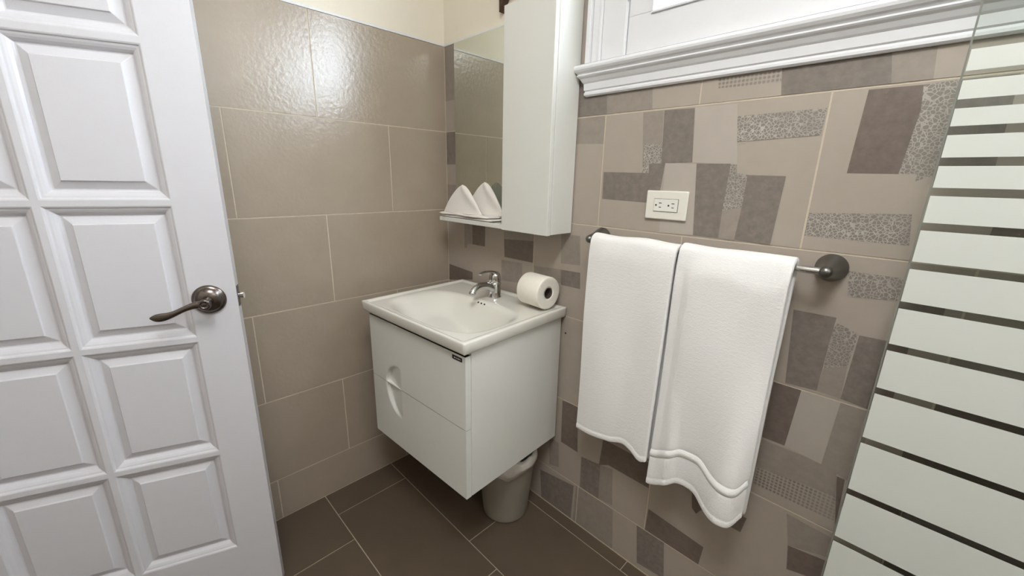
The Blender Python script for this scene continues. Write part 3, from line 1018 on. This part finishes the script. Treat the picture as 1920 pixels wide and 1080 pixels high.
# flat folded layers
rnd = random.Random(11)
for (x0, x1, y0, y1, z0, zt, ph) in ((-0.095, 0.205, -0.047, 0.036, 0.0, 0.0085, 0.0), (-0.106, 0.190, -0.053, 0.030, 0.0095, 0.0185, 1.2)):
    NX, NY = 44, 14
    def hw(x, y, ph=ph):
        return 0.0016 * math.sin(x * 48 + ph) + 0.0010 * math.sin(y * 90 + x * 25 + ph)
    top, bot = [], []
    for j in range(NY + 1):
        y = y0 + (y1 - y0) * j / NY
        tr, br = [], []
        for i in range(NX + 1):
            x = x0 + (x1 - x0) * i / NX
            e = min(i, NX - i, j * 2, (NY - j) * 2) / 2.0
            rd = 0.5 * (zt - z0) * (1 - smooth(e)) if e < 1 else 0
            w_ = hw(x, y) * (0 if z0 == 0 else 1)
            yy = y + 0.003 * math.sin(x * 30 + ph)
            tr.append((x, yy, zt - rd + hw(x, y) * 0.8 + (0.0 if z0 else 0.0)))
            br.append((x, yy, z0 + rd + 0.0005 + abs(w_) * 0.3))
        top.append(tr)
        bot.append(br)
    mb.grid(top, 0)
    mb.grid(bot, 0, flip=True)
    rg = lambda R: [R[0][i] for i in range(NX + 1)] + [R[j][-1] for j in range(1, NY + 1)] + [R[-1][i] for i in range(NX - 1, -1, -1)] + [R[j][0] for j in range(NY - 1, 0, -1)]
    mb.grid([rg(top), rg(bot)], 0, close_u=True)
mb.build('towel_base', M['terry2'], ft)


def towel_peak(dy, th_, hgt, wid, off, z0):
    """standing folded cloth: rounded peak, leaning slightly back"""
    m2 = MB()
    NU, NV = 44, 26
    rows = []
    for j in range(NV + 1):
        t = j / NV
        half = wid * (1 - t) ** 0.65 + 0.0015
        row = []
        for k in range(NU):
            a = 2 * math.pi * k / NU
            cx = math.copysign(abs(math.cos(a)) ** 0.75, math.cos(a))
            cy = math.copysign(abs(math.sin(a)) ** 0.9, math.sin(a))
            th2 = th_ * (0.55 + 0.45 * (1 - t)) * (1 - 0.8 * t ** 9)
            th2 *= 1 + 0.18 * math.sin(cx * 5 + t * 6)
            row.append((off + cx * half - 0.003 * t, dy + cy * th2 + 0.003 * math.sin(cx * 3 + t * 4) + 0.004 * t, z0 + hgt * t))
        rows.append(row)
    m2.grid(rows, 0, close_u=True)
    m2.face(rows[-1], 0, True)
    m2.face(rows[0][::-1], 0, True)
    return m2


towel_peak(-0.027, 0.013, 0.1080, 0.117, 0.014, 0.019).build('towel_peak', M['terry2'], ft)
tag(ft, 'small white towel folded into a peak at the front left of the mirror shelf', 'towel', 'folded towels on the mirror shelf')
ft2 = towel_peak(0.0, 0.014, 0.1200, 0.112, 0.0, 0.0).build('folded_towel', M['terry2'])
ft2.location = (0.318, -0.056, MZ + 0.0352)
tag(ft2, 'small white towel folded into a peak, standing behind the other against the cabinet', 'towel', 'folded towels on the mirror shelf')

# ------------------------------------------------------------------ outlet
out = empty('wall_outlet', (1.0185, 0.0, 1.2300))
mb = MB()
mb.box((-0.0585, -0.0012, -0.0385), (0.0585, -0.0085, 0.0385))
pl = mb.build('cover_plate', M['ivory'], out, bevel=0.003)
mb = MB()
mb.box((-0.0345, -0.0080, -0.0175), (0.0345, -0.0095, 0.0175), 1)
mb.box((-0.0335, -0.0085, -0.0165), (0.0335, -0.0110, 0.0165), 0)
ins = mb.build('socket_insert', [M['white_pl'], M['black']], out, bevel=0.0006)
for cx in (-0.0170, 0.0190):
    mb = MB()
    mb.box((cx - 0.002, -0.0105, 0.0045), (cx + 0.0058, -0.0113, 0.0065))
    mb.box((cx - 0.001, -0.0105, -0.0065), (cx + 0.0050, -0.0113, -0.0045))
    mb.lathe([(0.0024, 0.0105), (0.0024, 0.0113)], (cx - 0.0100, 0, -0.0002), (0, -1, 0), n=16)
    mb.build('socket', M['black'], ins)
tag(out, 'white double power outlet with a wide cover plate on the patchwork tiles', 'power outlet')

# ------------------------------------------------------------------ towel rail
BZ, BY = 1.1205, -0.070
rail = empty('towel_rail', (1.11, 0.0, BZ))
mb = MB()
mb.lathe([(0.0075, 0.826 - 1.11), (0.0075, 1.400 - 1.11)], (0, BY, 0), (1, 0, 0), n=28)
mb.build('bar', M['chrome'], rail)
for x in (0.822, 1.403):
    mb = MB()
    mb.lathe([(0.029, 0.001), (0.0300, 0.004), (0.029, 0.008), (0.0245, 0.020), (0.0195, 0.036), (0.0155, 0.052), (0.0130, 0.066), (0.0115, 0.076), (0.008, 0.081), (0.003, 0.0825)], (x - 1.11, 0, 0), (0, -1, 0), n=44)
    mb.build('wall_mount', M['satin'], rail)
tag(rail, 'chrome towel rail with conical wall mounts on the patchwork wall', 'towel rail')


def hanging_towel(name, x0, x1, top_z, r, front, back, ridges, thick, wav, seedn, taper=0.0, mats=None):
    """front(u), back(u): lower hem heights; wav(u, d): forward offset at distance d below the bar"""
    NU = 56
    L = 0.0
    # parameter list along the cloth: distances from the front hem
    cols = []
    fr_s = [0.0, 0.004, 0.010, 0.014, 0.018, 0.024]
    for rz in ridges:
        fr_s += [rz - 0.012, rz - 0.007, rz - 0.004, rz, rz + 0.004, rz + 0.007, rz + 0.012]
    k = 0.035
    while k < 0.60:
        fr_s.append(k)
        k += 0.016
    fr_s = sorted(set(round(s, 4) for s in fr_s))
    rows = []
    rnd2 = random.Random(seedn)
    ph = [rnd2.uniform(0, 6.28) for _ in range(6)]
    for iu in range(NU + 1):
        u = iu / NU
        row = []
        zf, zb = front(u), back(u)
        Hf = top_z - zf
        for s in fr_s:
            if s > Hf - 0.012:
                s = Hf - 0.012 - (s - (Hf - 0.012)) * 0.0
            z = zf + s
            d = (top_z - z)
            g = smooth(d / 0.5)
            yy = BY - r - wav(u, d)
            yy -= 0.0020 * math.sin(9 * u + ph[0] + d * 7) * g
            bul = 0.0
            for rz in ridges:
                bul += 0.0042 * math.exp(-((s - rz) / 0.0055) ** 2) - 0.0030 * (math.exp(-((s - rz - 0.011) / 0.004) ** 2) + math.exp(-((s - rz + 0.011) / 0.004) ** 2))
            if s < 0.02:
                bul += 0.002 * math.exp(-((s - 0.008) / 0.007) ** 2) - 0.0015 * math.exp(-((s - 0.019) / 0.003) ** 2)
            x = x0 + (x1 - x0) * u + taper * d * (u - 0.5)
            row.append((x, yy - bul, z))
        for a in range(1, 10):
            t = math.pi * a / 10
            rr_ = r * (1 + 0.05 * math.sin(u * 11 + ph[1]))
            row.append((x0 + (x1 - x0) * u, BY - rr_ * math.cos(t), top_z - 0.012 + 0.9 * rr_ * math.sin(t) + 0.0015 * math.sin(u * 9 + ph[2])))
        nb = 26
        for b_ in range(nb + 1):
            z = (top_z - 0.012) + (zb - (top_z - 0.012)) * b_ / nb
            d = top_z - z
            x = x0 + (x1 - x0) * u + taper * d * (u - 0.5)
            yy = BY + r * (1 - 0.55 * smooth(d / 0.3)) - 0.75 * wav(u, d)
            row.append((x, min(yy, -0.012), z))
        rows.append(row)
    m2 = MB()
    m2.grid(rows, 0, smooth=True)
    o = m2.build(name, mats, None, solid=thick, subsurf=1, recalc=False)
    o.modifiers['thickness'].offset = 0
    o.modifiers['thickness'].use_rim = True
    return o


def wav_l(u, d):
    g = smooth(d / 0.62)
    return 0.0035 * math.sin(6.0 * u - 7.0 * d + 2.2) * smooth(d / 0.3) + 0.002 * math.sin(12 * u + 8 * d) * smooth(d / 0.4) + 0.004 * g + g * (0.020 * smooth((u - 0.55) / 0.45) + 0.006 * math.sin(u * 6.3 + 0.5)) + 0.006 * smooth(d / 0.05) * (1 - 0.4 * abs(2 * u - 1) ** 3)


def fr_l(u):
    return 0.494 + 0.012 * math.sin(u * math.pi) + 0.024 * smooth((u - 0.45) / 0.3) - 0.010 * smooth((u - 0.80) / 0.12) + 0.010 * smooth((u - 0.93) / 0.07)


def bk_l(u):
    return 0.497 + 0.008 * math.sin(u * 3)


def wav_r(u, d):
    g = smooth((d - 0.15) / 0.5)
    fold = 0.007 * smooth((u - 0.10 + 0.05 * d) / 0.10) + 0.004 * math.sin(5.2 * u - 6.0 * d + 1.0) * smooth(d / 0.3) + 0.0025 * math.sin(11 * u + 9 * d) * smooth(d / 0.4)
    fold -= 0.012 * g * smooth((u - 0.90) / 0.10)
    return fold + (0.004 * g + g * (0.035 * math.exp(-((u - 0.86) / 0.20) ** 2) + 0.012 * math.exp(-((u - 0.05) / 0.18) ** 2) - 0.006 * math.exp(-((u - 0.42) / 0.2) ** 2))
            + 0.010 * smooth(d / 0.4) * math.exp(-((u - 0.22) / 0.05) ** 2) * smooth((d - 0.35) / 0.2) + 0.008 * smooth(d / 0.05) * (1 - 0.4 * abs(2 * u - 1) ** 3))


def fr_r(u):
    return 0.452 + 0.042 * smooth(u / 0.35) * (1 - smooth((u - 0.5) / 0.4)) + 0.026 * smooth((u - 0.6) / 0.3) + 0.030 * smooth((u - 0.88) / 0.12) ** 2


def bk_r(u):
    return 0.465 + 0.02 * u


ht = hanging_towel('hand_towel', 0.842, 1.101, 1.128, 0.021, fr_l, bk_l, [], 0.014, wav_l, 4, mats=M['terry'])
tag(ht, 'shorter white terry towel with a plain hem hanging left on the rail', 'towel')
bt = hanging_towel('bath_towel', 1.107, 1.352, 1.128, 0.0225, fr_r, bk_r, [0.098], 0.015, wav_r, 9, mats=M['terry'])
mb = MB()
mb.tube([(1.318, -0.120, 0.480), (1.319, -0.121, 0.470), (1.3215, -0.1205, 0.462), (1.3205, -0.120, 0.452)], [0.0006, 0.0006, 0.0005, 0.0004], n=8)
mb.build('loose_thread', M['terry'], bt)
tag(bt, 'longer white terry towel with a woven border hanging right on the rail', 'towel')

# ------------------------------------------------------------------ shower screen
GX0, GX1, GY, GZ0, GZ1 = 1.5207, 2.32, -0.101, 0.012, 1.95
scr = empty('shower_screen', (GX0, GY, 0.0))
mb = MB()
mb.box((0, -0.004, GZ0), (GX1 - GX0, 0.004, GZ1))
gp = mb.build('glass_panel', M['glass'], scr)
mb = MB()
mb.box((-0.0012, -0.0041, GZ0), (0.0, 0.0041, GZ1))
mb.box((0.0, -0.0044, GZ0), (0.0014, -0.0041, GZ1))  # opaque front strip paints the dark line reflected inside the glass edge
mb.build('polished_edge', M['edge'], gp)['label'] = 'polished glass edge with its dark inner reflection painted as an opaque strip'
gaps = [1.2937 + v for v in (0.169, 0.128, 0.088, 0.040, -0.008, -0.066, -0.134, -0.207, -0.289, -0.379, -0.488, -0.610, -0.731, -0.855, -0.980, -1.105)]
top = 1.500
for k, gz in enumerate(gaps):
    hg = 0.0067
    zt, zb = top, gz + hg
    top = gz - hg
    mb = MB()
    mb.box((0.0025, -0.0047, zb), (GX1 - GX0 - 0.0025, -0.0041, zt))
    mb.build('frosted_band', M['frost'], scr)
tag(scr, 'clear glass shower screen with frosted horizontal bands at the right of the photo', 'shower screen')

# ------------------------------------------------------------------ dark wooden piece at the top of the cabinet
mb = MB()
pts = [(0.3535, 1.905), (0.3550, 1.842), (0.382, 1.880), (0.47, 1.900), (0.52, 1.99), (0.352, 1.99)]
fr_ = [(x, -0.024, z) for x, z in pts]
bk2 = [(x, -0.0006, z) for x, z in pts]
mb.face(fr_[::-1])
mb.face(bk2)
for i in range(len(pts)):
    j = (i + 1) % len(pts)
    mb.face([fr_[i], fr_[j], bk2[j], bk2[i]])
wo = mb.build('wooden_bracket', M['wood'], bevel=0.001)
tag(wo, 'dark brown wooden piece on the cream wall above the mirror cabinet', 'wooden bracket')
